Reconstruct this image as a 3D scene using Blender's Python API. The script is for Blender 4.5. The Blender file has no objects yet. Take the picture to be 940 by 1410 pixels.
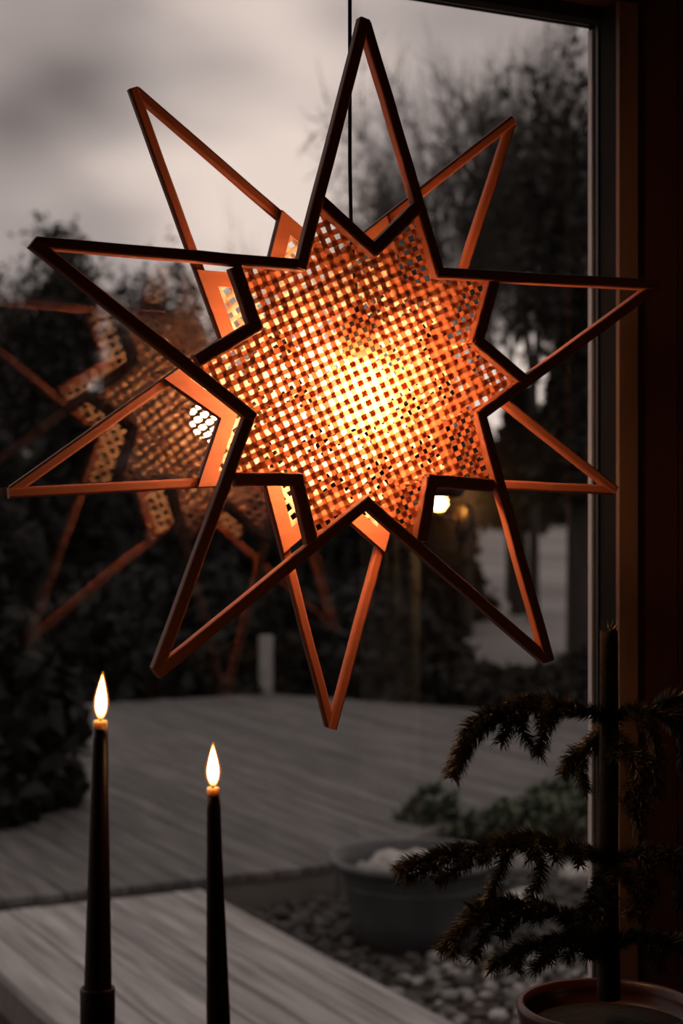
import bpy, math, random
from mathutils import Vector, Matrix, Quaternion, noise
random.seed(7)
S = bpy.context.scene
COL = S.collection
PI = math.pi

# ------------------------------------------------------------------ camera
A = math.radians(27.0)              # the camera is turned this far away from the window's normal
FPX, CAMH = 2300.0, 1.35
cam_d = bpy.data.cameras.new('camera'); cam = bpy.data.objects.new('camera', cam_d); COL.objects.link(cam)
cam.location = (0, 0, CAMH); cam.rotation_euler = (PI/2, 0, -A)
cam_d.sensor_fit = 'HORIZONTAL'; cam_d.sensor_width = 24.0; cam_d.lens = FPX/940*24.0
cam_d.clip_start = .05; cam_d.clip_end = 400
cam_d.dof.use_dof = True; cam_d.dof.focus_distance = 1.67; cam_d.dof.aperture_fstop = 6.0
S.camera = cam
S.view_settings.view_transform = 'Standard'; S.view_settings.look = 'None'
S.view_settings.gamma = 1.0; S.view_settings.use_curve_mapping = False
S.view_settings.exposure = 0.0

# ------------------------------------------------------------------ dusk sky with soft cloud
w = bpy.data.worlds.new('dusk_sky'); S.world = w; w.use_nodes = True
nt = w.node_tree; nt.nodes.clear()
def nn(t, kind, **kw):
    n = t.nodes.new(kind)
    for k, v in kw.items(): setattr(n, k, v)
    return n
tc = nn(nt, 'ShaderNodeTexCoord'); mp = nn(nt, 'ShaderNodeMapping')
mp.inputs['Scale'].default_value = (1, 1, 1.9); mp.inputs['Location'].default_value = (3.15, 1.2, .35)
nz = nn(nt, 'ShaderNodeTexNoise'); nz.inputs['Scale'].default_value = 4.6; nz.inputs['Detail'].default_value = 2.5
nz.inputs['Roughness'].default_value = .42
rp = nn(nt, 'ShaderNodeValToRGB')
rp.color_ramp.elements[0].position = .22; rp.color_ramp.elements[0].color = (.05, .044, .043, 1)
rp.color_ramp.elements[1].position = .62; rp.color_ramp.elements[1].color = (.76, .63, .56, 1)
e = rp.color_ramp.elements.new(.46); e.color = (.40, .34, .32, 1)
bg = nn(nt, 'ShaderNodeBackground'); bg.inputs['Strength'].default_value = 1.35
wo = nn(nt, 'ShaderNodeOutputWorld')
nt.links.new(tc.outputs['Generated'], mp.inputs['Vector']); nt.links.new(mp.outputs[0], nz.inputs['Vector'])
def view_dir(px, py):
    v = Vector(((px-470)/2300, 1.0, (705-py)/2300)).normalized(); a = math.radians(27.0)
    return (v.x*math.cos(a)+v.y*math.sin(a), -v.x*math.sin(a)+v.y*math.cos(a), v.z)
def bank(px, py, r, amt, prev):
    ds = nn(nt, 'ShaderNodeVectorMath', operation='DISTANCE'); ds.inputs[1].default_value = view_dir(px, py)
    mr = nn(nt, 'ShaderNodeMapRange', interpolation_type='SMOOTHERSTEP'); mr.inputs['From Min'].default_value = 0; mr.inputs['From Max'].default_value = r
    mr.inputs['To Min'].default_value = amt; mr.inputs['To Max'].default_value = 0
    ad = nn(nt, 'ShaderNodeMath', operation='ADD')
    nt.links.new(tc.outputs['Generated'], ds.inputs[0]); nt.links.new(ds.outputs['Value'], mr.inputs[0])
    nt.links.new(mr.outputs[0], ad.inputs[0]); nt.links.new(prev, ad.inputs[1]); return ad.outputs[0]
fac = nz.outputs['Fac']
fac = bank(150, 50, .15, -.17, fac); fac = bank(0, 190, .09, -.08, fac); fac = bank(350, 140, .13, .12, fac); fac = bank(560, -60, .11, -.16, fac); fac = bank(760, 20, .12, -.14, fac)
nt.links.new(fac, rp.inputs[0]); nt.links.new(rp.outputs[0], bg.inputs['Color'])
nt.links.new(bg.outputs[0], wo.inputs['Surface'])

# ------------------------------------------------------------------ helpers
CA, SA = math.cos(A), math.sin(A)
def c2w(x, d, z): return Vector((x*CA + d*SA, -x*SA + d*CA, CAMH + z))     # camera axes -> world
def at(px, py, d): return c2w((px-470)/FPX*d, d, (705-py)/FPX*d)            # point at distance d along the view
def gnd(px, py, z=0.0): return at(px, py, (CAMH-z)*FPX/(py-705))

def tag(o, label=None, cat=None, group=None, kind=None):
    if label: o['label'] = label
    if cat: o['category'] = cat
    if group: o['group'] = group
    if kind: o['kind'] = kind
    return o
def empty(name, loc=(0, 0, 0), rz=0.0):
    o = bpy.data.objects.new(name, None); COL.objects.link(o)
    o.location = loc; o.rotation_euler = (0, 0, rz); o.empty_display_size = .05
    return o
class MB:
    def __init__(s): s.v = []; s.f = []
    def add(s, vs, fs):
        b = len(s.v); s.v += [tuple(v) for v in vs]; s.f += [tuple(b+i for i in f) for f in fs]
    def box(s, x0, x1, y0, y1, z0, z1):
        s.add([(x, y, z) for z in (z0, z1) for y in (y0, y1) for x in (x0, x1)],
              [(0, 2, 3, 1), (4, 5, 7, 6), (0, 1, 5, 4), (2, 6, 7, 3), (0, 4, 6, 2), (1, 3, 7, 5)])
    def prism(s, poly, z0, z1):
        n = len(poly)
        s.add([(p[0], p[1], z0) for p in poly] + [(p[0], p[1], z1) for p in poly],
              [tuple(range(n))[::-1], tuple(range(n, 2*n))] + [(i, (i+1) % n, n+(i+1) % n, n+i) for i in range(n)])
    def lathe(s, prof, n=32, c=(0, 0, 0), cap=True):
        b = []
        for r, z in prof:
            for k in range(n):
                a = 2*PI*k/n; b.append((c[0]+r*math.cos(a), c[1]+r*math.sin(a), c[2]+z))
        fs = [(i*n+k, i*n+(k+1) % n, (i+1)*n+(k+1) % n, (i+1)*n+k) for i in range(len(prof)-1) for k in range(n)]
        if cap: fs += [tuple(range(n))[::-1], tuple((len(prof)-1)*n+k for k in range(n))]
        s.add(b, fs)
    def tube(s, pts, rad, n=6, cap=True):
        pts = [Vector(p) for p in pts]; m = len(pts)
        if not hasattr(rad, '__len__'): rad = [rad]*m
        vs = []; up = None
        for i, p in enumerate(pts):
            t = (pts[min(i+1, m-1)] - pts[max(i-1, 0)]).normalized()
            if up is None: up = t.orthogonal()
            up = (up - t*up.dot(t)); up = up.normalized() if up.length > 1e-6 else t.orthogonal().normalized()
            q = t.cross(up)
            for k in range(n):
                a = 2*PI*k/n; vs.append(p + (up*math.cos(a) + q*math.sin(a))*rad[i])
        fs = [(i*n+k, i*n+(k+1) % n, (i+1)*n+(k+1) % n, (i+1)*n+k) for i in range(m-1) for k in range(n)]
        if cap: fs += [tuple(range(n))[::-1], tuple((m-1)*n+k for k in range(n))]
        s.add(vs, fs)
    def mesh(s, name, smooth=False):
        me = bpy.data.meshes.new(name); me.from_pydata(s.v, [], s.f); me.update()
        if smooth:
            for p in me.polygons: p.use_smooth = True
        return me
    def build(s, name, m=None, parent=None, smooth=False):
        me = s.mesh(name, smooth)
        if m: me.materials.append(m)
        o = bpy.data.objects.new(name, me); COL.objects.link(o); o.parent = parent
        return o

# ------------------------------------------------------------------ materials
def pmat(name, c1, c2=None, rough=.6, scale=8.0, stretch=(1, 1, 1), detail=4, bump=0.0, spec=.4, vary=0.0, metal=0.0, sss=0.0):
    m = bpy.data.materials.new(name); m.use_nodes = True; t = m.node_tree
    b = t.nodes['Principled BSDF']
    b.inputs['Roughness'].default_value = rough; b.inputs['Specular IOR Level'].default_value = spec
    b.inputs['Metallic'].default_value = metal
    if sss:
        b.inputs['Subsurface Weight'].default_value = sss; b.inputs['Subsurface Radius'].default_value = (1, .45, .2)
        b.inputs['Subsurface Scale'].default_value = .012
    c2 = c2 or c1
    tc = nn(t, 'ShaderNodeTexCoord'); mp = nn(t, 'ShaderNodeMapping'); mp.inputs['Scale'].default_value = stretch
    nz = nn(t, 'ShaderNodeTexNoise'); nz.inputs['Scale'].default_value = scale; nz.inputs['Detail'].default_value = detail
    r = nn(t, 'ShaderNodeValToRGB')
    r.color_ramp.elements[0].position = .3; r.color_ramp.elements[0].color = (*c1, 1)
    r.color_ramp.elements[1].position = .7; r.color_ramp.elements[1].color = (*c2, 1)
    t.links.new(tc.outputs['Object'], mp.inputs['Vector']); t.links.new(nz.outputs['Fac'], r.inputs[0])
    vec = mp.outputs[0]; col = r.outputs[0]
    if vary:
        oi = nn(t, 'ShaderNodeObjectInfo')
        ad = nn(t, 'ShaderNodeVectorMath', operation='ADD'); sc = nn(t, 'ShaderNodeVectorMath', operation='SCALE'); cb = nn(t, 'ShaderNodeCombineXYZ')
        for k in range(3): t.links.new(oi.outputs['Random'], cb.inputs[k])
        sc.inputs['Scale'].default_value = 37.0
        t.links.new(cb.outputs[0], sc.inputs[0]); t.links.new(vec, ad.inputs[0]); t.links.new(sc.outputs[0], ad.inputs[1]); vec = ad.outputs[0]
        mr = nn(t, 'ShaderNodeMapRange'); mr.inputs['To Min'].default_value = 1-vary; mr.inputs['To Max'].default_value = 1+vary
        hs = nn(t, 'ShaderNodeHueSaturation'); t.links.new(oi.outputs['Random'], mr.inputs[0]); t.links.new(mr.outputs[0], hs.inputs['Value'])
        t.links.new(col, hs.inputs['Color']); col = hs.outputs[0]
    t.links.new(vec, nz.inputs['Vector'])
    t.links.new(col, b.inputs['Base Color'])
    if bump:
        bp = nn(t, 'ShaderNodeBump'); bp.inputs['Strength'].default_value = bump; bp.inputs['Distance'].default_value = .01
        t.links.new(nz.outputs['Fac'], bp.inputs['Height']); t.links.new(bp.outputs[0], b.inputs['Normal'])
    return m
def emat(name, c, strength):
    m = bpy.data.materials.new(name); m.use_nodes = True; t = m.node_tree; t.nodes.clear()
    e = nn(t, 'ShaderNodeEmission'); e.inputs['Color'].default_value = (*c, 1); e.inputs['Strength'].default_value = strength
    o = nn(t, 'ShaderNodeOutputMaterial'); t.links.new(e.outputs[0], o.inputs['Surface']); return m
def thin_mat(name, c1, c2, trans=.5, scale=60, tint=1.0):
    m = bpy.data.materials.new(name); m.use_nodes = True; t = m.node_tree; t.nodes.clear()
    tc = nn(t, 'ShaderNodeTexCoord'); nz = nn(t, 'ShaderNodeTexNoise'); nz.inputs['Scale'].default_value = scale
    r = nn(t, 'ShaderNodeValToRGB'); r.color_ramp.elements[0].color = (*c1, 1); r.color_ramp.elements[1].color = (*c2, 1)
    r.color_ramp.elements[0].position = .3; r.color_ramp.elements[1].position = .7
    oi = nn(t, 'ShaderNodeObjectInfo'); mr = nn(t, 'ShaderNodeMapRange'); mr.inputs['To Min'].default_value = .75; mr.inputs['To Max'].default_value = 1.15
    hs = nn(t, 'ShaderNodeHueSaturation')
    d = nn(t, 'ShaderNodeBsdfDiffuse'); tr = nn(t, 'ShaderNodeBsdfTranslucent'); mx = nn(t, 'ShaderNodeMixShader'); mx.inputs[0].default_value = trans
    o = nn(t, 'ShaderNodeOutputMaterial'); L = t.links.new
    L(tc.outputs['Object'], nz.inputs['Vector']); L(nz.outputs['Fac'], r.inputs[0]); L(oi.outputs['Random'], mr.inputs[0])
    L(mr.outputs[0], hs.inputs['Value']); L(r.outputs[0], hs.inputs['Color'])
    L(hs.outputs[0], d.inputs['Color'])
    mu = nn(t, 'ShaderNodeMix', data_type='RGBA', blend_type='MULTIPLY'); mu.inputs[0].default_value = 1
    L(hs.outputs[0], mu.inputs[6]); mu.inputs[7].default_value = (tint, tint*.41, tint*.24, 1)
    L(mu.outputs[2], tr.inputs['Color'])
    L(d.outputs[0], mx.inputs[1]); L(tr.outputs[0], mx.inputs[2]); L(mx.outputs[0], o.inputs['Surface'])
    return m
def glass_mat():
    m = bpy.data.materials.new('window_glass'); m.use_nodes = True; t = m.node_tree; t.nodes.clear(); L = t.links.new
    g = nn(t, 'ShaderNodeNewGeometry'); mx = nn(t, 'ShaderNodeMix', data_type='FLOAT')
    mx.inputs[2].default_value = 1.85; mx.inputs[3].default_value = 1/1.85     # same reflectance from both sides of a face
    fr = nn(t, 'ShaderNodeFresnel'); tr = nn(t, 'ShaderNodeBsdfTransparent'); gl = nn(t, 'ShaderNodeBsdfGlossy'); gl.inputs['Roughness'].default_value = .0
    tr.inputs['Color'].default_value = (.97, .97, .97, 1)
    ms = nn(t, 'ShaderNodeMixShader'); o = nn(t, 'ShaderNodeOutputMaterial')
    L(g.outputs['Backfacing'], mx.inputs[0]); L(mx.outputs[0], fr.inputs['IOR']); L(fr.outputs[0], ms.inputs[0])
    L(tr.outputs[0], ms.inputs[1]); L(gl.outputs[0], ms.inputs[2]); L(ms.outputs[0], o.inputs['Surface'])
    return m

M = {}
M['stick'] = pmat('stained_pine_stick', (.17, .042, .017), (.26, .068, .027), .55, 40, (.06, 1, 1), 5, .12, .35, vary=.18)
M['ply'] = pmat('birch_plywood', (.28, .080, .034), (.38, .12, .052), .6, 60, (.08, 1, 1), 5, .06, .3)
M['cane'] = thin_mat('cane_strip', (.74, .50, .32), (.84, .60, .40), .40, 40, .40)
M['cane_back'] = thin_mat('pale_cane_strip', (.78, .58, .38), (.86, .68, .48), .36, 40, .34)
M['bulb'] = emat('warm_bulb', (1.0, .55, .28), 235)
M['dark_metal'] = pmat('dark_frame_paint', (.007, .0065, .0065), (.011, .010, .0095), .75, 30, spec=.12)
M['spacer'] = pmat('spacer_metal', (.50, .47, .48), (.58, .54, .55), .5, 20, metal=.0)
M['glass'] = glass_mat()
M['trim'] = pmat('pale_pine_trim', (.12, .066, .042), (.17, .094, .060), .55, 14, (3, 3, .12), 6, .05, .3)
M['board'] = pmat('dark_red_board', (.034, .011, .007), (.055, .018, .011), .65, 16, (3, 3, .15), 5, .05, .25, vary=.12)
M['plaster'] = pmat('dim_room_wall', (.10, .065, .045), (.12, .075, .05), .8, 6)
M['floor'] = pmat('dark_oak_floor', (.06, .03, .018), (.09, .045, .025), .5, 6, (.3, 4, 1))
M['walk'] = pmat('pale_walkway_plank', (.14, .137, .137), (.42, .41, .41), .62, 9, (4, .22, 1), 6, .12, .35, vary=.16)  # paler grey than the deck planks
M['deck'] = pmat('weathered_deck_plank', (.045, .0445, .046), (.155, .152, .154), .62, 9, (4, .22, 1), 6, .12, .35, vary=.16)
M['deck_edge'] = pmat('deck_fascia', (.10, .095, .09), (.17, .16, .15), .7, 9, (.3, 4, 1))
M['soil'] = pmat('dark_soil', (.018, .015, .013), (.035, .03, .026), .95, 5, bump=.2)
M['field'] = pmat('pale_frosted_field', (.12, .115, .115), (.27, .26, .26), .9, .5, (1, .3, 1))
M['pebble'] = pmat('grey_pebble', (.03, .0295, .029), (.25, .246, .242), .7, 20, vary=.95)
M['stone'] = pmat('pale_stone', (.20, .195, .19), (.42, .41, .40), .75, 18, bump=.15, vary=.35)
M['tub'] = pmat('grey_tub', (.032, .034, .039), (.055, .057, .063), .5, 10, (1, 1, .4), 4, .03, .4)
M['tub_rim'] = pmat('pale_tub_rim', (.07, .073, .08), (.11, .113, .12), .5, 14)  # lighter grey than the tub body
M['bark'] = pmat('dark_bark', (.018, .015, .013), (.035, .03, .026), .9, 12, (1, 1, .2))
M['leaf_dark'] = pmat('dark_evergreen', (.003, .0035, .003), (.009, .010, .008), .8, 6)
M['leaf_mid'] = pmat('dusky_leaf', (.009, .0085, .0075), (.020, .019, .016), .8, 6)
M['succ'] = pmat('grey_green_leaf', (.05, .07, .045), (.10, .125, .085), .6, 14, vary=.2)
M['post'] = pmat('grey_post', (.20, .20, .20), (.28, .27, .27), .7, 10)
M['wax'] = pmat('dark_brown_wax', (.035, .010, .007), (.05, .014, .009), .42, 12, spec=.4)
M['wax_tip'] = pmat('melted_wax', (.93, .76, .58), (.96, .80, .64), .4, 30, sss=1.0)
M['wick'] = pmat('charred_wick', (.01, .008, .008), rough=.9)
M['holder'] = pmat('dark_turned_wood', (.030, .012, .008), (.05, .018, .011), .5, 14, (1, 1, .2))
M['pot'] = pmat('glazed_red_pot', (.035, .008, .005), (.06, .013, .008), .35, 10, spec=.3)
M['potsoil'] = pmat('potting_soil', (.006, .005, .004), (.012, .009, .007), .95, 60, bump=.4)
M['needle'] = pmat('conifer_needle', (.075, .060, .018), (.14, .105, .036), .55, 40)
M['twig'] = pmat('conifer_twig', (.016, .010, .006), (.028, .017, .009), .9, 40)
M['black_plastic'] = pmat('black_plastic', (.012, .011, .010), rough=.4)
M['linen'] = pmat('pale_linen', (.72, .66, .58), (.80, .74, .66), .85, 40)
M['sconce'] = emat('sconce_globe', (1.0, .56, .20), 75)
M['brass'] = pmat('dull_brass', (.35, .22, .09), rough=.4, metal=.8)

# ------------------------------------------------------------------ the room
YG, YI, YO = 1.696, 1.646, 1.7115           # glass plane, inner and outer face of the window wall
XL, XR, ZB, ZT = -1.6, 1.2125, .63, 1.9465  # the window opening
RX0, RX1, RY0, RZ1 = -2.3, 2.12, -2.6, 2.45
def struct(name, m, boxes, label=None, parent=None):
    b = MB()
    for q in boxes: b.box(*q)
    o = b.build(name, m, parent)
    if not parent: tag(o, label, kind='structure')
    return o
struct('floor', M['floor'], [(RX0-.1, RX1+.1, RY0-.1, YO, -.12, 0)], 'dark oak floor of the unlit room')
struct('ceiling', M['plaster'], [(RX0-.1, RX1+.1, RY0-.1, YO, RZ1, RZ1+.12)], 'dim ceiling of the unlit room')
struct('wall_left', M['plaster'], [(RX0-.1, RX0, RY0, YI, 0, RZ1)], 'dim plastered wall left of the window')
struct('wall_right', M['plaster'], [(RX1, RX1+.1, RY0, YI, 0, RZ1)], 'dim plastered wall to the right of the window')
struct('wall_back', M['plaster'], [(RX0-.1, RX1+.1, RY0-.1, RY0, 0, RZ1)], 'dim plastered wall behind the viewer')
wf = struct('wall_front', M['board'], [(RX0, XL-.06, YI+.015, YO, 0, RZ1), (XR+.03, RX1, YI+.015, YO, 0, RZ1),
       (XL-.06, XR+.03, YI+.015, YO, ZT+.04, RZ1), (XL-.06, XR+.03, YI+.015, YO, 0, ZB-.02)], 'dark red-brown boarded wall around the window')
x = XR+.0315
k = 0
for wd in (.0615, .085, .085, .085, .085, .085, .085, .085, .085):        # upright boards right of the casing
    b = MB(); b.box(x+.0015, x+wd-.0015, YI+.001, YI+.0145, .0, RZ1); b.build('wall_board', M['board'], wf); x += wd
# casing boards on the room side
struct('trim_1', M['trim'], [(XR, XR+.0275, YI-.004, YI+.003, ZB+.05, ZT+.02)], 'pale pine casing strip running up the right side of the window')
struct('trim_2', M['board'], [(XL-.05, XR+.03, YI-.004, YI+.03, ZT+.021, ZT+.075)], 'dark casing board across the top of the window')
struct('sill', M['board'], [(XL-.05, XR+.05, .98, YI+.03, ZB, ZB+.04)], 'deep dark window ledge that carries the candles and the plant')
win = tag(empty('window_1', (0, YG, ZB)), 'large dark framed window with one wide clear pane', kind='structure')
def wpart(name, m, q):
    b = MB(); b.box(q[0], q[1], q[2]-YG, q[3]-YG, q[4]-ZB, q[5]-ZB); return b.build(name, m, win)
wpart('glass_pane', M['glass'], (XL+.002, XR+.004, YG, YG+.004, ZB+.042, ZT+.004))
for (x0, x1) in ((XR+.0045, XR+.03), (XL-.04, XL)):                        # jambs, stepped like a sash profile
    wpart('jamb', M['dark_metal'], (x0, x1, YI+.031, YO, ZB, ZT+.03))
wpart('jamb_liner', M['dark_metal'], (XR, XR+.03, YI+.0035, YG-.0255, ZB+.041, ZT+.02))
wpart('sash_bead', M['dark_metal'], (XR+.002, XR+.0044, YG-.025, YG-.013, ZB+.041, ZT+.02))
wpart('gasket', M['black_plastic'], (XR+.0005, XR+.0044, YG-.0095, YG-.0045, ZB+.041, ZT+.02))
wpart('spacer_strip', M['spacer'], (XR+.0008, XR+.0044, YG+.0042, YG+.0118, ZB+.041, ZT))
wpart('head', M['dark_metal'], (XL, XR+.03, YI+.031, YO, ZT+.0045, ZT+.04))
wpart('bottom_rail', M['dark_metal'], (XL, XR+.0044, YI+.035, YO, ZB-.02, ZB+.041))

# a little lamp and a pale hanging on the side wall: they show mirrored in the pane
sc = tag(empty('wall_lamp', (RX1, -.108, 1.333)), 'small glowing globe wall lamp mirrored in the pane below the woven star', 'lamp')
b = MB(); b.lathe([(.045, 0), (.045, .008), (.03, .014)], 24); o = b.build('wall_plate', M['brass'], sc, True); o.rotation_euler = (0, -PI/2, 0)
b = MB(); b.tube([(-.012, 0, 0), (-.05, 0, 0), (-.065, 0, .008), (-.07, 0, .02)], .006, 8); b.build('arm', M['brass'], sc, True)
b = MB(); b.lathe([(.004, -.022), (.014, -.017), (.021, -.006), (.022, .002), (.018, .013), (.009, .02), (.002, .022)], 20); o = b.build('globe', M['sconce'], sc, True); o.location = (-.07, 0, .04)
b = MB()
def curtain(y0, y1, z0, z1, n=36):
    vs = []; fs = []
    for i in range(n+1):
        y = y0+(y1-y0)*i/n; xx = RX1-.03-.012*math.sin(i*1.15)-.004*math.sin(i*.4)
        vs += [(xx, y, z0), (xx, y, z1), (xx+.003, y, z0), (xx+.003, y, z1)]
    for i in range(n):
        q = i*4; fs += [(q, q+4, q+5, q+1), (q+2, q+3, q+7, q+6)]
    return vs, fs
b.add(*curtain(-.58, -.28, .45, 1.42))
cu = b.build('curtain', M['linen'], None, True); tag(cu, 'narrow pale linen hanging mirrored faintly in the pane beneath the lamp glow', 'curtain')
b = MB(); b.tube([(RX1-.03, -.62, 1.42), (RX1-.03, -.24, 1.42)], .006, 8); r_ = b.build('curtain_rod', M['brass'], cu)
for yy in (-.61, -.25):
    b = MB(); b.tube([(RX1-.03, yy, 1.42), (RX1, yy, 1.42)], .004, 6); b.build('rod_bracket', M['brass'], cu)

# ------------------------------------------------------------------ outside ground, decks
struct('ground', M['soil'], [(-60, 90, YO, 120, -.45, -.16)], 'dark bare ground beyond the deck')
b = MB(); fq = [c2w(1.15, 16.2, 0), c2w(9, 16.6, 0), c2w(30, 60, 0), c2w(2.2, 60, 0)]; fz = (-.15, -.15, 1.0, 1.0)
b.add([(p.x, p.y, -.159) for p in fq]+[(p.x, p.y, z) for p, z in zip(fq, fz)], [(3, 2, 1, 0), (4, 5, 6, 7), (0, 1, 5, 4), (1, 2, 6, 5), (2, 3, 7, 6), (3, 0, 4, 7)])
tag(b.build('field', M['field']), 'pale frosted field rising beyond the deck at right', kind='structure')
def plank(poly, z1, parent, th=.028, m=None):
    b = MB(); b.prism(poly, z1-th, z1); return b.build('plank', m or M['deck'], parent)
wk = tag(empty('walkway', (1.825, YO, -.02)), 'narrow grey plank walkway leading out from the house', kind='structure')
def kid(o, p):
    o.parent = p; o.matrix_parent_inverse = Matrix.Translation(-Vector(p.location)); return o
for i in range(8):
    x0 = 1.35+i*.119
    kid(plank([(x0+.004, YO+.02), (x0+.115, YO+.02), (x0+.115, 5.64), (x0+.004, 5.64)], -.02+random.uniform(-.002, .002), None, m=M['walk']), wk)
for x0 in (1.37, 2.23):
    b = MB(); b.box(x0, x0+.05, YO+.03, 5.62, -.159, -.052); kid(b.build('joist', M['deck_edge']), wk)
dk = tag(empty('deck', (3.2, 5.72, 0)), 'wide grey plank deck stretching out behind the walkway', kind='structure')
def dfar(u): return 11.3 if u < 5.16 else max(11.3-(u-5.16)*1.75, 0)
def dnear(u): return 5.72 if u < 2.88 else 5.72+.7*(u-2.88)
i = 0; x0 = .2
while x0 < 6.62:
    x1 = x0+.116
    if dfar(x1)-dnear(x1) > .1:
        kid(plank([(x0+.003, dnear(x0)), (x1-.003, dnear(x1)), (x1-.003, dfar(x1)), (x0+.003, dfar(x0))], random.uniform(-.003, .001), None), dk)
    x0 = x1
b = MB(); b.box(.2, 2.9, 5.735, 5.775, -.159, -.032); kid(b.build('fascia', M['deck_edge']), dk)
b = MB(); b.prism([(2.9, 5.75), (2.93, 5.72), (6.4, 8.15), (6.37, 8.19)], -.159, -.004); kid(b.build('fascia', M['deck_edge']), dk)
pp = gnd(366, 952); b = MB(); b.lathe([(.055, -.16), (.055, .40), (.058, .402), (.058, .415), (.03, .42)], 14, (pp.x, pp.y, 0))
tag(b.build('bollard', M['post'], None), 'short pale grey post at the far edge of the deck', 'post')

# gravel bed with pebbles
gb = struct('gravel_bed', M['soil'], [(2.34, 4.6, 2.2, 5.715, -.159, -.13)], 'bed of dark soil and pebbles beside the walkway')
def blob(r, seed, n=8, m=5, sq=.6, rough=.25):
    b = MB(); vs = []; fs = []
    off = Vector((seed*3.1, seed*1.7, seed*.9))
    for i in range(m+1):
        th = PI*i/m
        for k in range(n):
            a = 2*PI*k/n; d = Vector((math.sin(th)*math.cos(a), math.sin(th)*math.sin(a), math.cos(th)))
            q = d*r*(1+rough*noise.noise(d*1.6+off)); vs.append((q.x*1.15, q.y, q.z*sq))
    for i in range(m):
        for k in range(n): fs.append((i*n+k, (i+1)*n+k, (i+1)*n+(k+1) % n, i*n+(k+1) % n))
    b.add(vs, fs); return b
peb = [blob(.024, s+1, 7, 4).mesh('pebble', True) for s in range(6)]
for me in peb: me.materials.append(M['pebble'])
TUB = gnd(572, 1296, -.13)
cnt = 0; tries = 0
rest = MB()
spots = []
while cnt < 900 and tries < 12000:
    tries += 1
    u, y = random.uniform(2.37, 3.95), random.uniform(3.55, 5.68)
    if (u-TUB.x)**2+(y-TUB.y)**2 < .235**2: continue
    s = random.uniform(.6, 1.5)
    if any((u-a)**2+(y-bb)**2 < (.021*(s+ss))**2 for a, bb, ss in spots): continue
    spots.append((u, y, s)); cnt += 1
spots.sort(key=lambda q: (q[0]-2.9)**2+(q[1]-4.2)**2)
for i, (u, y, s) in enumerate(spots):
    if i < 295:
        o = bpy.data.objects.new('pebble', peb[i % 6]); COL.objects.link(o); o.parent = gb
        o.location = (u, y, -.13+.010*s); o.scale = (s, s*random.uniform(.8, 1.1), s*random.uniform(.8, 1.2)); o.rotation_euler = (0, 0, random.uniform(0, 6))
    else:
        src = peb[i % 6]; a = random.uniform(0, 6); ca, sa = math.cos(a)*s, math.sin(a)*s
        rest.add([(u+v.co.x*ca-v.co.y*sa, y+v.co.x*sa+v.co.y*ca, -.13+.010*s+v.co.z*s) for v in src.vertices], [tuple(p.vertices) for p in src.polygons])
if rest.v: tag(rest.build('pebble_scatter', M['pebble'], gb, True), kind='stuff')

# tub of stones
tb = tag(empty('planter_tub', (TUB.x, TUB.y, -.129)), 'round grey tub with a rolled rim filled with stones on the gravel', 'tub'); tb.scale = (1.07, 1.07, 1.0)
b = MB(); b.lathe([(.19, 0), (.196, .004), (.213, .10), (.238, .24), (.258, .272), (.275, .278), (.28, .287), (.275, .296), (.262, .294), (.25, .285), (.235, .25), (.215, .16), (.005, .155)], 40)
b.build('tub_body', M['tub'], tb, True)
b = MB(); b.lathe([(.262, .2955), (.276, .298), (.2825, .289), (.276, .2765)], 40, cap=False); tag(b.build('rim', M['tub_rim'], tb, True), 'lighter rolled rim')
b = MB(); b.lathe([(.228, .195), (.233, .20), (.233, .207), (.230, .212)], 40, cap=False); b.build('band', M['tub'], tb, True)
b = MB(); b.lathe([(.005, .195), (.10, .195), (.219, .185)], 24, cap=False); b.build('soil', M['soil'], tb, True)
stones = [(-.14, -.08, .075, 'large pale stone at the left front of the grey tub'), (-.03, -.13, .06, 'smooth stone at the front rim of the grey tub'),
          (-.08, .05, .085, 'biggest pale stone heaped in the grey tub'), (.07, -.05, .07, 'grey stone in the middle of the grey tub'),
          (.15, .03, .06, 'stone against the right rim of the grey tub'), (.04, .11, .075, 'stone at the back of the grey tub'),
          (-.17, .06, .05, 'small stone by the left rim of the grey tub'), (.13, -.12, .045, 'small stone by the right front rim of the grey tub'),
          (-.06, .16, .05, 'small stone behind the biggest one in the grey tub')]
for i, (dx, dy, r, lb) in enumerate(stones):
    q = c2w(dx, dy, 0)-Vector((0, 0, CAMH))
    o = blob(r, i+11, 10, 7, .78, .35).build('stone', M['stone'], None, True)
    o.location = (TUB.x+q.x, TUB.y+q.y, -.129+.19+r*.6); o.rotation_euler = (random.uniform(-.3, .3), random.uniform(-.3, .3), random.uniform(0, 6))
    tag(o, lb, 'stone', 'stones heaped in the tub')

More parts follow.
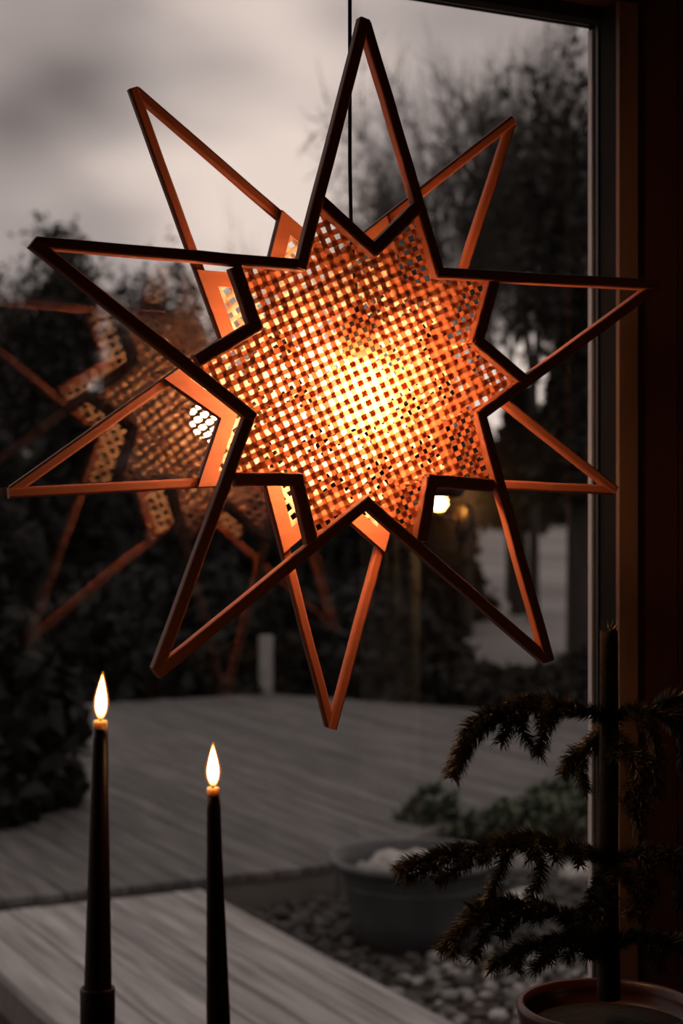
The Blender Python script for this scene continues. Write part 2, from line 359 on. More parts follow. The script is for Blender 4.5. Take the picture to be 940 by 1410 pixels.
# low leafy plants behind the tub
def rosette_bush(name, px, py, n, sz, h, label, m=M['succ']):
    p = gnd(px, py, -.14); root = tag(empty(name, (p.x, p.y, -.158)), label, 'plant', 'low plants behind the tub')
    st = MB(); lf = MB()
    for i in range(n):
        a = random.uniform(0, 2*PI); rr = sz*math.sqrt(random.random()); hh = h*(1-.5*(rr/sz)**2)*random.uniform(.6, 1.1)
        c = Vector((rr*math.cos(a), rr*math.sin(a), hh)); st.tube([(c.x*.4, c.y*.4, 0), c*.75, c], [.006, .005, .004], 4)
        for j in range(11):
            b_ = j*2.4; el = .2+.1*j; L = .07*random.uniform(.7, 1.2)
            d = Vector((math.cos(b_)*math.cos(el), math.sin(b_)*math.cos(el), math.sin(el))); s_ = Vector((-math.sin(b_), math.cos(b_), 0))
            u_ = d.cross(s_)
            lf.add([c, c+d*L*.55+s_*L*.3, c+d*L, c+d*L*.55-s_*L*.3, c+d*L*.5+u_*L*.14], [(0, 1, 4), (1, 2, 4), (2, 3, 4), (3, 0, 4)])
    st.build('stem', M['twig'], root); tag(lf.build('foliage', m, root), kind='stuff')
rosette_bush('leafy_plant', 600, 1172, 26, .17, .26, 'dark leafy clump right behind the grey tub', M['succ'])
rosette_bush('leafy_plant', 690, 1160, 26, .22, .17, 'low grey-green clump to the right of the tub')
rosette_bush('leafy_plant', 770, 1150, 30, .25, .20, 'spreading grey-green clump near the plant trunk, beyond the tub')
rosette_bush('leafy_plant', 800, 1120, 26, .24, .22, 'farthest leafy clump beside the deck edge at right')
rk = [(655, 1185, .09, 'flat boulder just right of the tub rim'), (735, 1190, .10, 'grey boulder on the gravel below the low clumps'), (800, 1200, .08, 'grey boulder on the gravel behind the potted conifer trunk'), (720, 1235, .07, 'small boulder on the gravel between tub and conifer')]
for i, (px, py, r, lb) in enumerate(rk):
    p = gnd(px, py, -.1); o = blob(r, i+31, 10, 7, .6, .4).build('boulder', M['stone'], None, True); o.location = (p.x, p.y, -.15+r*.5); tag(o, lb, 'stone', 'boulders on the gravel')

# ------------------------------------------------------------------ trees
def rnd_dir(): 
    while 1:
        v = Vector((random.uniform(-1, 1), random.uniform(-1, 1), random.uniform(-1, 1)))
        if .05 < v.length < 1: return v.normalized()
def grow(mb, p, d, L, r, lvl, maxl, tips, spread=.55, up=.12, n=4, kids=3):
    pts = [p]; rad = [r]; q = p.copy(); seg = 4 if lvl < 2 else 3
    for i in range(seg):
        d = (d + rnd_dir()*.16 + Vector((0, 0, up*.5))).normalized(); q = q+d*L/seg; pts.append(q.copy()); rad.append(r*(1-.55*(i+1)/seg))
        if lvl < maxl and i >= (1 if lvl == 0 else 0):
            for k in range(kids if lvl else kids-1 if kids > 2 else 2):
                s = rnd_dir(); s = (s-d*s.dot(d)).normalized()
                grow(mb, q.copy(), (d*(1-spread*.6)+s*spread*random.uniform(.8, 1.4)).normalized(), L*random.uniform(.45, .7), max(rad[-1]*.55, .008), lvl+1, maxl, tips, spread, up, 3, kids)
    mb.tube(pts, rad, n if r > .03 else 3, False)
    tips.append(q)
def leaves(mb, tips, per, spread, size):
    for c in tips:
        for _ in range(per):
            p = c+rnd_dir()*spread*random.random(); a = rnd_dir()*size*random.uniform(.6, 1.3); b_ = rnd_dir()*size*.6
            mb.add([p, p+a*.5+b_, p+a, p+a*.5-b_], [(0, 1, 2, 3)])
def tree(name, px, d, topy, label, maxl=4, kids=3, spread=.6, per=0, lsp=.3, lsz=.1, m=M['leaf_mid'], lean=(0, 0), trunk=.38, r=.1, base=-.16, cw=120):
    q = at(px, 705, d); H = CAMH+(705-topy)/FPX*d-base
    root = tag(empty(name, (q.x, q.y, base)), label, 'tree', 'trees beyond the deck')
    mb = MB(); tips = []
    dv = Vector((lean[0], lean[1], 1)).normalized()
    mb.tube([(0, 0, 0), dv*H*trunk*.5, dv*H*trunk], [r*1.2, r, r*.85], 7, False)
    n0 = 4
    for k in range(n0):
        a = 2*PI*k/n0+random.uniform(-.5, .5); s = Vector((math.cos(a), math.sin(a), 0))
        grow(mb, dv*H*trunk*random.uniform(.7, 1), (dv+s*spread*(.25 if k == 0 else .8)).normalized(), H*(1-trunk)*.58, r*.6, 0, maxl, tips, spread, .12, 5, kids)
    # fit the crown to the wanted height
    mz = max(v[2] for v in mb.v); sc_ = H/mz
    rr = sorted(math.hypot(t.x, t.y) for t in tips)[int(len(tips)*.93)]; sx = cw/FPX*d/rr
    mb.v = [(v[0]*sx, v[1]*sx, v[2]*sc_) for v in mb.v]; tips = [Vector((t.x*sx, t.y*sx, t.z*sc_)) for t in tips]
    mb.build('trunk', M['bark'], root)
    if per:
        lf = MB(); leaves(lf, tips, per, lsp, lsz); tag(lf.build('foliage', m, root), kind='stuff')
    return root
def conifer(name, px, d, topy, wid, label, n=2600, lsz=.16, m=M['leaf_dark'], base=-.16, dens=1.0, low=.02):
    q = at(px, 705, d); H = CAMH+(705-topy)/FPX*d-base
    root = tag(empty(name, (q.x, q.y, base)), label, 'tree', 'evergreens beyond the deck')
    mb = MB(); mb.tube([(0, 0, 0), (0, 0, H*.6), (0, 0, H*.98)], [.14, .09, .015], 6); mb.build('trunk', M['bark'], root)
    lf = MB()
    ph = [random.uniform(0, 6) for _ in range(4)]
    for _ in range(int(n*dens)):
        t = low+(1-low)*random.random()**1.25; a = random.uniform(0, 2*PI)
        rr = wid*(1-t)**.75*(.78+.22*math.sin(a*3+ph[0]+t*9)+.16*math.sin(a*5+ph[1]-t*14))*math.sqrt(random.uniform(.12, 1))
        p = Vector((rr*math.cos(a), rr*math.sin(a), t*H)); a1 = rnd_dir()*lsz*random.uniform(.7, 1.6); b1 = rnd_dir()*lsz*.8
        lf.add([p-a1*.5, p+b1, p+a1, p-b1], [(0, 1, 2, 3)])
    tag(lf.build('foliage', m, root), kind='stuff')
    return root
# right group
random.seed(21)
tree('bare_tree', 640, 19, -40, 'tall bare branching tree rising to the right of the star top', 3, 3, .62, 0, r=.17, trunk=.38, cw=175)
random.seed(33)
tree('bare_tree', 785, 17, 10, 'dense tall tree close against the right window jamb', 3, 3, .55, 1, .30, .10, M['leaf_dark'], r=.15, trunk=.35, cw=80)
random.seed(5)
tree('bare_tree', 545, 23, 130, 'thin bare tree seen behind the cord and the top spike', 3, 3, .6, 0, r=.09, trunk=.3, cw=95)
random.seed(8)
tree('bare_tree', 700, 24, 120, 'leafy dark tree between the two tallest at right', 3, 3, .6, 1, .25, .10, M['leaf_dark'], r=.10, trunk=.45, cw=85)
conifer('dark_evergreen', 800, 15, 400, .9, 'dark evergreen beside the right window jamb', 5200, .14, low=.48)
random.seed(51)
tree('bare_tree', 735, 21, 0, 'bare tree with open branches in the upper right of the pane', 3, 3, .6, 0, r=.16, trunk=.45, cw=100)
# left group
random.seed(14)
tree('leafy_tree', 90, 24, 300, 'rounded leafy tree behind the left spikes', 3, 3, .75, 4, .25, .10, M['leaf_mid'], r=.12, trunk=.3, cw=115)
random.seed(15)
tree('leafy_tree', 230, 27, 335, 'looser leafy tree showing between the left spikes', 3, 3, .7, 3, .25, .10, M['leaf_mid'], r=.12, trunk=.3, cw=85)
random.seed(16)
tree('bare_tree', 340, 31, 240, 'faint thin bare tree below the upper left spike', 2, 4, .65, 0, r=.06, trunk=.3, cw=60)
random.seed(18)
for px, d, ty, wd, lb in ((-30, 15, 600, 1.6, 'broad black evergreen at the left edge of the view'), (110, 17, 560, 1.7, 'low broad evergreen under the leafy left tree'),
        (250, 16, 540, 1.5, 'evergreen behind the mirrored weave at left'), (380, 17.5, 470, 1.5, 'evergreen behind the left half of the woven star'),
        (165, 19, 510, 1.1, 'narrow evergreen between the two leafy left trees'), (715, 22, 545, .75, 'slim evergreen between the right tips of the woven heart'), (500, 19, 520, 1.6, 'evergreen behind the middle of the woven star'), (590, 21, 450, .75, 'evergreen behind the right half of the woven star')):
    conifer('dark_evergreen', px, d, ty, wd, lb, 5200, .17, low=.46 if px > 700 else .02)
for px, d, ty, wd, lb in ((560, 58, 600, 2.6, 'far evergreen past the field, nearest the star'), (650, 60, 590, 2.8, 'far evergreen past the field below the right spikes'), (735, 58, 600, 2.6, 'far evergreen past the field by the right lower spike')):
    conifer('dark_evergreen', px, d, ty, wd, lb, 2600, .5, base=.9)
def shrub(px, d, topy, wid, label, n=3000, lsz=.09, m=M['leaf_dark'], base=-.16):
    q = at(px, 705, d); H = CAMH+(705-topy)/FPX*d-base
    root = tag(empty('shrub', (q.x, q.y, base)), label, 'shrub', 'dark shrubs around the deck')
    mb = MB(); lf = MB()
    for k in range(7):
        a = random.uniform(0, 2*PI); mb.tube([(0, 0, 0), (wid*.35*math.cos(a), wid*.35*math.sin(a), H*.5), (wid*.6*math.cos(a), wid*.6*math.sin(a), H*.8)], [.02, .014, .006], 4)
    mb.build('stem', M['bark'], root)
    off = Vector((px*.01, d, 0))
    for _ in range(n):
        v = rnd_dir(); v.z = abs(v.z)*random.choice((1, 1, .4)); s = random.uniform(.5, 1)**.5*(1+.35*noise.noise(v*1.7+off)); p = Vector((v.x*wid*s, v.y*wid*s, max(v.z*H*s*.95, .03)))
        a1 = rnd_dir()*lsz*random.uniform(.7, 1.5); b1 = rnd_dir()*lsz*.7
        lf.add([p-a1*.5, p+b1, p+a1, p-b1], [(0, 1, 2, 3)])
    tag(lf.build('foliage', m, root), kind='stuff')
random.seed(40)
shrub(-120, 7.6, 700, .7, 'added black shrub that darkens the deck at the left edge', 6500)  # added shrub, keeps the left of the deck dark and shaded
shrub(160, 13.2, 800, 1.1, 'dark shrub behind the far left of the deck', 4500)
shrub(300, 13.4, 780, 1.0, 'dark shrub behind the deck left of the grey post', 4500)
shrub(440, 13.6, 790, .9, 'dark shrub behind the deck right of the grey post', 4500)
shrub(540, 13.4, 830, .8, 'dark shrub behind the deck under the star', 4500)
shrub(640, 12.6, 915, .6, 'low dark shrub behind the deck below the right lower spike', 4500)
shrub(730, 12.2, 915, .6, 'low dark shrub at the right of the deck end', 4500)
shrub(815, 11.6, 910, .6, 'low dark shrub beside the window jamb', 4500)

# ------------------------------------------------------------------ the woven star lantern
YAW = math.radians(22.83)
SC = c2w(.0085, 1.7, .1352)
star = tag(empty('star_lantern', SC, YAW-A), 'big lit star lantern of wooden sticks with a woven cane heart hanging before the window', 'lantern')
D = .0852
Ft = [(-.0037, .3532), (.3389, .1079), (.2051, -.2903), (-.2176, -.288), (-.3355, .1117)]
Fn = [(.0789, .106), (.1252, -.0363), (-.0013, -.1258), (-.1238, -.0419), (-.0711, .1055)]
Fs = [(-.0504, .1695), (.0537, .1704), (.1411, .1013), (.175, .0016), (.1395, -.1076), (.0578, -.1645), (-.0596, -.1658), (-.1394, -.1038), (-.1774, .0088), (-.1394, .1002)]
Fi = [(.0065, .1252), (.1219, .0393), (.0699, -.1036), (-.0749, -.1033), (-.1186, .0438)]
Bt = [(.2123, .2925), (.3425, -.1108), (-.002, -.3612), (-.3387, -.117), (-.2155, .2852)]
K = 2*PI/5
pol = lambda r, a: (r*math.sin(a), r*math.cos(a))
Bn = [pol(.1255, K*(i+1)) for i in range(5)]                    # notch after back tip i
Bi = [pol(.1264, K*(i+.5)) for i in range(5)]
lerp = lambda a, b_, t: (a[0]+(b_[0]-a[0])*t, a[1]+(b_[1]-a[1])*t)
Bs = []
for i in range(5): Bs += [lerp(Bn[i-1], Bt[i], .264), lerp(Bn[i], Bt[i], .264)]
def stick(p, q, d, wd=.0114, dp=.0140, e0=.0, e1=.004):
    """a rounded square stick between two points of the star's plane"""
    P = Vector((p[0], d, p[1])); Q = Vector((q[0], d, q[1])); ax = (Q-P).normalized(); L = (Q-P).length+e0+e1
    hw, hd, c = wd/2, dp/2, .0022
    sec = [(hw-c, -hd), (hw-c*.3, -hd+c*.3), (hw, -hd+c), (hw, hd-c), (hw-c*.3, hd-c*.3), (hw-c, hd), (-hw+c, hd), (-hw+c*.3, hd-c*.3), (-hw, hd-c), (-hw, -hd+c), (-hw+c*.3, -hd+c*.3), (-hw+c, -hd)]
    b = MB(); n = len(sec); st = 7
    vs = []
    for i in range(st+1):
        x = L*i/st; j = .00035*random.uniform(-1, 1)
        vs += [(x, s[1], s[0]+j) for s in sec]
    fs = [(i*n+k, i*n+(k+1) % n, (i+1)*n+(k+1) % n, (i+1)*n+k) for i in range(st) for k in range(n)] + [tuple(range(n))[::-1], tuple(st*n+k for k in range(n))]
    b.add(vs, fs)
    o = b.build('stick', M['stick'], star)
    z = ax.cross(Vector((0, 1, 0))); o.matrix_local = Matrix.Translation(P-ax*e0) @ Matrix((ax, (0, 1, 0), z)).transposed().to_4x4()
    return o
random.seed(3)
for i in range(5):
    stick(Ft[i], Fn[i-1], -D/2-.0006, e0=0, e1=.004); stick(Ft[i], Fn[i], -D/2+.0006, e0=-.004, e1=.003)
    stick(Fs[2*i], Fi[i], -D/2+.0012, .0130, .0140, 0, .004); stick(Fs[2*i+1], Fi[i], -D/2, .0130, .0140, 0, .003)
for i in range(5):
    stick(Bt[i], Bn[i-1], D/2+.0028, .0106, .0100, 0, .004); stick(Bt[i], Bn[i], D/2+.0038, .0106, .0100, -.004, .003)
    stick(Bs[2*i], Bi[i], D/2+.0045, .0092, .0100, 0, .003); stick(Bs[2*i+1], Bi[i], D/2+.0033, .0092, .0100, 0, .003)
Fpoly = []; Bpoly = []
for i in range(5):
    Fpoly += [Fs[2*i], Fi[i], Fs[2*i+1], Fn[i]]; Bpoly += [Bs[2*i], Bi[i], Bs[2*i+1], Bn[i]]
def inset(poly, o):
    n = len(poly); out = []
    for i in range(n):
        a, b_, c = (Vector((*poly[(i+k) % n], 0)) for k in (-1, 0, 1))
        d1 = (b_-a).normalized(); d2 = (c-b_).normalized(); n1 = Vector((d1.y, -d1.x, 0)); n2 = Vector((d2.y, -d2.x, 0))
        m = (n1+n2).normalized(); q = b_+m*(o/max(m.dot(n1), .25)); out.append((q.x, q.y))
    return out
# flat plywood ring inside the back sticks
outer = inset(Bpoly, -.0040); inner = inset(Bpoly, .0108)
b = MB(); n = 20; d0, d1 = D/2-.0055, D/2-.0025
b.add([(p[0], d0, p[1]) for p in outer]+[(p[0], d0, p[1]) for p in inner]+[(p[0], d1, p[1]) for p in outer]+[(p[0], d1, p[1]) for p in inner],
      [f for i in range(n) for f in ((i, (i+1) % n, n+(i+1) % n, n+i), (2*n+i, 3*n+i, 3*n+(i+1) % n, 2*n+(i+1) % n), (i, 2*n+i, 2*n+(i+1) % n, (i+1) % n), (n+i, n+(i+1) % n, 3*n+(i+1) % n, 3*n+i))])
tag(b.build('plywood_ring', M['ply'], star), 'flat pale plywood star ring behind the weave')
# weave: every strip a curved ribbon that passes over and under
def crossings(poly, ang, off):
    dx, dy = math.cos(ang), math.sin(ang); nx, ny = -dy, dx; ts = []
    m = len(poly)
    for i in range(m):
        a, b_ = poly[i], poly[(i+1) % m]; fa = a[0]*nx+a[1]*ny-off; fb = b_[0]*nx+b_[1]*ny-off
        if (fa < 0) != (fb < 0):
            t = fa/(fa-fb); x, y = a[0]+(b_[0]-a[0])*t, a[1]+(b_[1]-a[1])*t; ts.append(x*dx+y*dy)
    ts.sort(); return [(ts[i], ts[i+1]) for i in range(0, len(ts)-1, 2)]
def weave(poly, d, ang, pitch, wd, amp, jit, ext, mt):
    for fam in (0, 1):
        th = ang+fam*PI/2; dx, dy = math.cos(th), math.sin(th); nx, ny = -dy, dx
        for k in range(-19, 20):
            off = (k+.5)*pitch+random.uniform(-jit, jit); bw = wd*random.uniform(.86, 1.12); tl = random.uniform(-.004, .004)
            for t0, t1 in crossings(poly, th, off):
                if t1-t0 < .004: continue
                b = MB()
                t0 -= ext; t1 += ext; m = max(2, int((t1-t0)/(pitch*.25)))
                vs = []
                for i in range(m+1):
                    t = t0+(t1-t0)*i/m; o_ = off+tl*t
                    ph = PI*(t/pitch-.5)
                    h = amp*math.sin(ph+PI/2)*(1 if (k+fam) % 2 else -1)*(1 if fam == 0 else 1)
                    for s, cz in ((-1, 0), (0, .0004), (1, 0)):
                        oo = o_+s*bw/2; vs.append((t*dx+oo*nx, d+h-cz, t*dy+oo*ny))
                b.add(vs, [f for i in range(m) for f in ((i*3, i*3+1, i*3+4, i*3+3), (i*3+1, i*3+2, i*3+5, i*3+4))])
                b.build('cane_strip', mt, star, True)
random.seed(11)
weave(Fpoly, -D/2+.0080, math.radians(24.5), .0106, .0056, .0007, .0006, .003, M['cane'])
weave(Bpoly, D/2-.0012, math.radians(36), .0108, .0052, .0007, .0006, .002, M['cane_back'])
# bulb, socket, cord
BC = Vector((.0090, -.002, -.020))
b = MB(); b.lathe([(.003, -.030), (.012, -.0275), (.022, -.020), (.0285, -.008), (.0295, .002), (.026, .014), (.019, .024), (.0135, .034), (.013, .040)], 28); o = b.build('bulb', M['bulb'], star, True); o.location = BC
b = MB(); b.lathe([(.014, .038), (.0175, .041), (.0175, .075), (.012, .084), (.005, .088), (.005, .096)], 24); o = b.build('lamp_socket', M['black_plastic'], star, True); o.location = BC
b = MB(); top = RZ1-SC.z
b.tube([BC+Vector((0, 0, .09)), (.004, -.004, .10), (.001, -.001, .15), (0, 0, .22), (0, 0, top-.02)], .0021, 8); tag(b.build('cord', M['black_plastic'], star, True), 'thin dark hanging cord')
b = MB(); b.lathe([(.03, -.02), (.032, -.004), (.032, -.0005)], 20, (0, 0, top)); b.build('ceiling_cup', M['black_plastic'], star, True)
for q in ((.1219, .0393), (.1252, -.0363), (.0699, -.1036)):        # spacer dowels tying front to back
    b = MB(); b.tube([(q[0]*.97, -D/2, q[1]*.97), (q[0]*.97, D/2, q[1]*.97)], .003, 8); b.build('dowel', M['stick'], star, True)

# ------------------------------------------------------------------ candles
def flame_mat(h):
    m = bpy.data.materials.new('candle_flame'); m.use_nodes = True; t = m.node_tree; t.nodes.clear(); L = t.links.new
    tc = nn(t, 'ShaderNodeTexCoord'); sp = nn(t, 'ShaderNodeSeparateXYZ'); dv = nn(t, 'ShaderNodeMath', operation='DIVIDE'); dv.inputs[1].default_value = h
    r = nn(t, 'ShaderNodeValToRGB'); cr = r.color_ramp
    cr.elements[0].position = .0; cr.elements[0].color = (.8, .22, .03, 1); cr.elements[1].position = 1; cr.elements[1].color = (1, .30, .05, 1)
    for p, c in ((.16, (1, .45, .12, 1)), (.35, (1, .62, .28, 1)), (.75, (1, .52, .18, 1))): e = cr.elements.new(p); e.color = c
    r2 = nn(t, 'ShaderNodeValToRGB'); c2 = r2.color_ramp; c2.elements[0].position = 0; c2.elements[0].color = (.08, .08, .08, 1); c2.elements[1].position = 1; c2.elements[1].color = (.10, .10, .10, 1)
    for p, v in ((.14, .4), (.35, 1), (.7, 1)): e = c2.elements.new(p); e.color = (v, v, v, 1)
    mu = nn(t, 'ShaderNodeMath', operation='MULTIPLY'); mu.inputs[1].default_value = 60
    em = nn(t, 'ShaderNodeEmission'); o = nn(t, 'ShaderNodeOutputMaterial')
    L(tc.outputs['Object'], sp.inputs[0]); L(sp.outputs['Z'], dv.inputs[0]); L(dv.outputs[0], r.inputs[0]); L(dv.outputs[0], r2.inputs[0])
    L(r.outputs[0], em.inputs['Color']); L(r2.outputs[0], mu.inputs[0]); L(mu.outputs[0], em.inputs['Strength']); L(em.outputs[0], o.inputs['Surface'])
    return m
FL = flame_mat(.036)
def mantle_mat():
    m = bpy.data.materials.new('flame_mantle'); m.use_nodes = True; t = m.node_tree; t.nodes.clear()
    e = nn(t, 'ShaderNodeEmission'); e.inputs['Color'].default_value = (1, .27, .05, 1); e.inputs['Strength'].default_value = 1.1
    tr = nn(t, 'ShaderNodeBsdfTransparent'); ms = nn(t, 'ShaderNodeMixShader'); ms.inputs[0].default_value = .35; o = nn(t, 'ShaderNodeOutputMaterial')
    t.links.new(tr.outputs[0], ms.inputs[1]); t.links.new(e.outputs[0], ms.inputs[2]); t.links.new(ms.outputs[0], o.inputs['Surface']); return m
FM = mantle_mat()
def candle(px_t, py_t, px_b, zb, d, rt, rb, label, hold_label, fh, flean):
    top = at(px_t, py_t, d); bt = at(px_b, 1400, d); zt = top.z
    k = (zt-zb)/(zt-bt.z); base = Vector((top.x+(bt.x-top.x)*k, top.y+(bt.y-top.y)*k, zb)); H = zt-zb
    sh = Vector(((top.x-base.x)/H, (top.y-base.y)/H, 0))
    c = tag(empty('taper_candle', base), label, 'candle', 'burning taper candles')
    ax = Vector((sh.x, sh.y, 1)).normalized(); c.rotation_euler = Vector((0, 0, 1)).rotation_difference(ax).to_euler()
    pr = []
    for i in range(25):
        t = i/24; pr.append((rb+(rt-rb)*t**1.15+random.uniform(-1, 1)*.00008, t*(H-.006)))
    b = MB(); b.lathe(pr, 28); b.build('wax', M['wax'], c, True)
    b = MB(); b.lathe([(rt*1.0, H-.0062), (rt*1.04, H-.004), (rt*1.03, H-.0005), (rt*.92, H+.0008), (rt*.75, H-.0008), (rt*.3, H-.0022), (.0008, H-.0025)], 24); b.build('melted_rim', M['wax_tip'], c, True)
    b = MB(); b.tube([(rt*.85, 0, H-.004), (rt*1.02, 0, H-.012), (rt*1.12, 0, H-.035), (rt*1.22, 0, H-.060)], [.0012, .0011, .0010, .0006], 6); b.build('wax_drip', M['wax'], c, True)
    b = MB(); b.tube([(0, 0, H-.004), (.0003, 0, H+.003), (.0012, 0, H+.007)], [.0009, .0009, .0007], 6); b.build('wick', M['wick'], c, True)
    b = MB(); R = .0048
    b.lathe([(.0009, 0), (.0026, .0018), (.0040, .0055), (R, .011), (R*.95, .0155), (R*.74, .0215), (R*.46, .0275), (R*.2, .0325), (.0002, .036)], 20)
    b.v = [(v[0]+flean*(v[2]/.036)**2, v[1], v[2]) for v in b.v]
    o = b.build('flame', FL, c, True); o.location = (.0004, 0, H+.002); o.scale = (.94, .94, fh/.036)
    b.v = [(v[0]*1.38, v[1]*1.38, v[2]*1.08-.0006) for v in b.v]; b.build('mantle', FM, o, True)
    hz = ZB+.04
    h = tag(empty('candlestick', (base.x, base.y, hz)), hold_label, 'candlestick', 'candlesticks on the ledge')
    T = zb+.001-hz
    b = MB(); b.lathe([(.045, 0), (.046, .004), (.042, .010), (.020, .016), (.011, .026)], 32); b.build('foot', M['holder'], h, True)
    b = MB(); b.lathe([(.011, .024), (.0085, .04), (.0085, T-.05), (.013, T-.035), (.010, T-.028)], 28); b.build('stem', M['holder'], h, True)
    T2 = T+.03
    b = MB(); b.lathe([(.008, T-.03), (.0140, T-.026), (.0142, T2-.002), (.0136, T2), (.0122, T2), (.0120, T-.0015), (.001, T-.002)], 28); b.build('cup', M['holder'], h, True)
random.seed(2)
candle(138, 993, 134.5, .935, 1.35, .0056, .0117, 'taller dark taper candle burning at far left in a cup', 'dark candlestick whose cup shows under the taller candle', .036, .0012)
candle(293, 1085, 300.5, .86, 1.35, .0050, .0112, 'shorter dark taper candle burning under the star', 'dark candlestick holding the shorter candle', .033, .0006)

# ------------------------------------------------------------------ potted conifer
PD = 1.6
pb = at(838, 1350, PD)
PZ = ZB+.04
pl = tag(empty('potted_conifer', (pb.x, pb.y, PZ)), 'small dark conifer with drooping needled branches in a glazed red-brown pot', 'potted plant')
H = .880-PZ
b = MB(); b.lathe([(.055, 0), (.060, .003), (.076, H*.5), (.084, H-.03), (.087, H-.012), (.0885, H-.004), (.086, H), (.081, H-.001), (.079, H-.010), (.076, H-.024), (.001, H-.026)], 48); b.build('pot', M['pot'], pl, True)
b = MB(); b.lathe([(.0765, H-.0225), (.04, H-.018), (.001, H-.016)], 32, cap=False); b.build('soil', M['potsoil'], pl, True)
def needles(mb, pts, L, dens, w_=.0011, fwd=.55, flat=.0):
    for i in range(len(pts)-1):
        a, c = Vector(pts[i]), Vector(pts[i+1]); t = (c-a); ln = t.length; t.normalize(); o1 = t.orthogonal().normalized(); o2 = t.cross(o1)
        for _ in range(max(1, int(ln*dens))):
            p = a+(c-a)*random.random(); an = random.uniform(0, 2*PI); s = o1*math.cos(an)+o2*math.sin(an)
            d = (t*fwd*random.uniform(.6, 1.4)+s).normalized(); q = t.cross(s).normalized(); l = L*random.uniform(.7, 1.2)
            cv = p+d*l*.55+s*.0004+t*l*.03; tp = p+d*l+t*l*.22
            mb.add([p+q*w_*.5, p-q*w_*.5, p+t*w_*.8, cv+q*w_*.45, cv-q*w_*.45, cv+t*w_*.6, tp], [(0, 1, 4, 3), (1, 2, 5, 4), (2, 0, 3, 5), (3, 4, 6), (4, 5, 6), (5, 3, 6)])
def smooth_path(P, n=5):
    out = []
    for i in range(len(P)-1):
        p0, p1, p2, p3 = P[max(i-1, 0)], P[i], P[i+1], P[min(i+2, len(P)-1)]
        for k in range(n):
            t = k/n; out.append(.5*((2*p1)+(p2-p0)*t+(2*p0-5*p1+4*p2-p3)*t*t+(3*p1-p0-3*p2+p3)*t**3))
    out.append(P[-1]); return out
org = Vector((pb.x, pb.y, PZ))
def loc(px, py, d): return at(px, py, d)-org
random.seed(9)
tr = [loc(838, 1375, PD), loc(836, 1200, PD), loc(838, 1050, PD), loc(838, 868, PD)]
b = MB(); sp = smooth_path(tr, 6); b.tube(sp, [.0115-.0030*i/(len(sp)-1) for i in range(len(sp))], 10); tk = b.build('trunk', M['twig'], pl, True)
b = MB(); needles(b, sp, .013, 3400, .0016, .8); tag(b.build('needles', M['needle'], tk), kind='stuff')
def branch(P, r=.0024, L=.0125, dens=6200, twigs=()):
    pts = smooth_path([loc(*p) for p in P])
    b = MB(); b.tube(pts, [r*(1-.6*i/(len(pts)-1)) for i in range(len(pts))], 6)
    nd = MB(); needles(nd, pts, L, dens)
    twigs = [[at(*p)-org for p in T] for T in twigs]
    for i in range(3, len(pts)-2, 2):
        a = pts[i]; t = (pts[i+1]-pts[i]).normalized(); sd = t.cross(Vector((0, 0, 1))).normalized()*random.choice((-1, 1))
        l = .034*random.uniform(.7, 1.3)*(1-.45*i/len(pts)); twigs.append([a, a+(t*.8+sd*.6+Vector((0, 0, .05))).normalized()*l*.5, a+(t*.75+sd*.75+Vector((0, 0, -.45))).normalized()*l])
    for T in twigs:
        tp = smooth_path(T, 4); b.tube(tp, [r*.55*(1-.5*i/(len(tp)-1)) for i in range(len(tp))], 5); needles(nd, tp, L*.95, dens*.9)
    o = b.build('branch', M['twig'], pl, True); tag(nd.build('needles', M['needle'], o), kind='stuff')
branch([(838, 985, 1.6), (780, 976, 1.58), (710, 978, 1.55), (655, 1012, 1.53), (622, 1070, 1.52)], twigs=[[(770, 976, 1.57), (752, 1000, 1.55), (742, 1040, 1.54)], [(725, 976, 1.56), (700, 1000, 1.54), (690, 1022, 1.53)], [(780, 976, 1.58), (745, 962, 1.6), (700, 968, 1.61)], [(690, 986, 1.54), (668, 982, 1.53), (640, 1010, 1.52), (632, 1050, 1.52)], [(715, 978, 1.55), (720, 1010, 1.55), (738, 1032, 1.55)]])
branch([(838, 1000, 1.6), (805, 1030, 1.63), (782, 1062, 1.65)], .002, twigs=[[(808, 1026, 1.63), (800, 1060, 1.63), (806, 1090, 1.63)]])
branch([(838, 990, 1.6), (890, 978, 1.58), (950, 1000, 1.57), (990, 1045, 1.56)], twigs=[[(880, 979, 1.58), (900, 1015, 1.57), (905, 1060, 1.57)], [(900, 978, 1.58), (930, 960, 1.59), (960, 970, 1.59)], [(915, 982, 1.58), (940, 1020, 1.57), (942, 1060, 1.56)]])
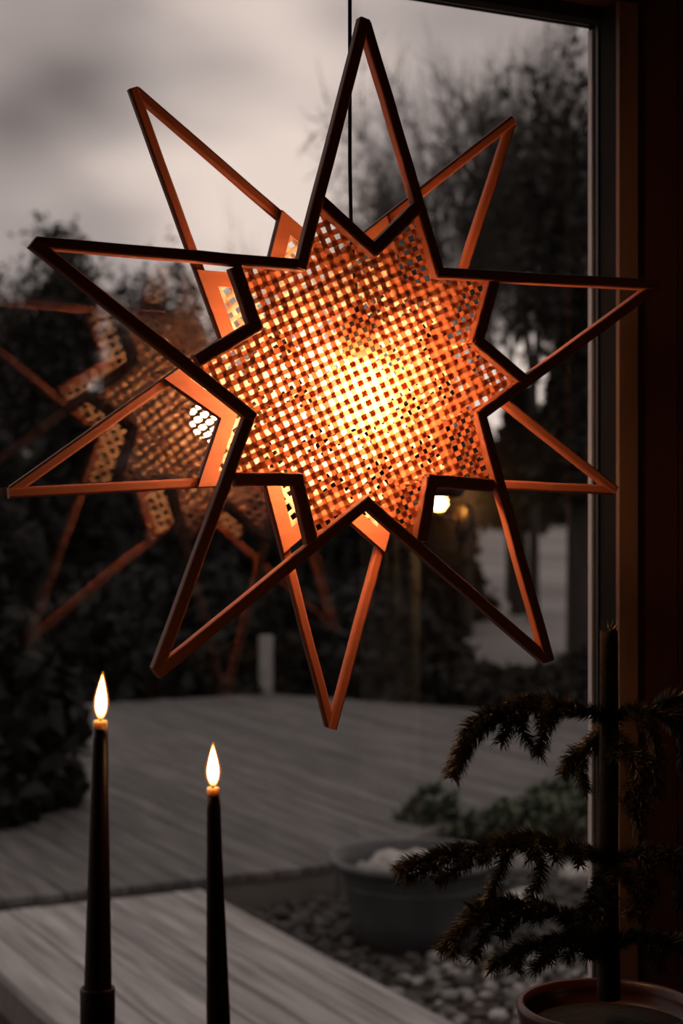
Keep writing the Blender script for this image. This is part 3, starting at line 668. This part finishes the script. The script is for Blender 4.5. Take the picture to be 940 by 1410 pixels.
branch([(838, 1005, 1.6), (865, 1035, 1.56), (880, 1080, 1.54), (868, 1118, 1.53)], .002, twigs=[[(862, 1030, 1.57), (895, 1050, 1.55), (905, 1090, 1.54)]])
branch([(838, 1182, 1.6), (770, 1166, 1.57), (690, 1165, 1.54), (610, 1176, 1.51), (548, 1200, 1.49)], .0026, twigs=[[(700, 1165, 1.54), (690, 1195, 1.53), (672, 1240, 1.53)], [(650, 1170, 1.52), (640, 1190, 1.51), (600, 1215, 1.5)], [(740, 1165, 1.55), (745, 1200, 1.54), (730, 1235, 1.53)], [(780, 1168, 1.57), (730, 1150, 1.59), (680, 1155, 1.6)], [(620, 1175, 1.51), (590, 1195, 1.5), (560, 1212, 1.49)]])
branch([(838, 1186, 1.6), (895, 1172, 1.58), (950, 1180, 1.56), (1000, 1200, 1.55)], .0026, twigs=[[(880, 1175, 1.58), (895, 1205, 1.57), (890, 1240, 1.56)], [(910, 1172, 1.57), (935, 1205, 1.56), (938, 1250, 1.55)]])
branch([(838, 1195, 1.6), (818, 1230, 1.56), (800, 1270, 1.54)], .002)
branch([(838, 1190, 1.6), (870, 1215, 1.55), (885, 1260, 1.52)], .002)
branch([(838, 1300, 1.6), (790, 1268, 1.58), (730, 1248, 1.55), (660, 1262, 1.53), (604, 1308, 1.52)], .0024, L=.0130, twigs=[[(760, 1256, 1.56), (715, 1262, 1.55), (690, 1290, 1.54)], [(720, 1249, 1.55), (690, 1238, 1.55), (645, 1250, 1.54)], [(700, 1252, 1.54), (668, 1285, 1.53), (650, 1320, 1.53)], [(780, 1263, 1.58), (795, 1290, 1.55), (780, 1320, 1.54)]])
branch([(838, 1318, 1.6), (785, 1296, 1.57), (730, 1305, 1.55), (690, 1325, 1.54)], .0022, L=.0130, twigs=[[(770, 1297, 1.57), (750, 1320, 1.55), (735, 1335, 1.55)]])
branch([(838, 1300, 1.6), (880, 1290, 1.58), (930, 1300, 1.56), (980, 1330, 1.55)], .0024, twigs=[[(885, 1290, 1.58), (900, 1310, 1.57), (905, 1335, 1.56)]])
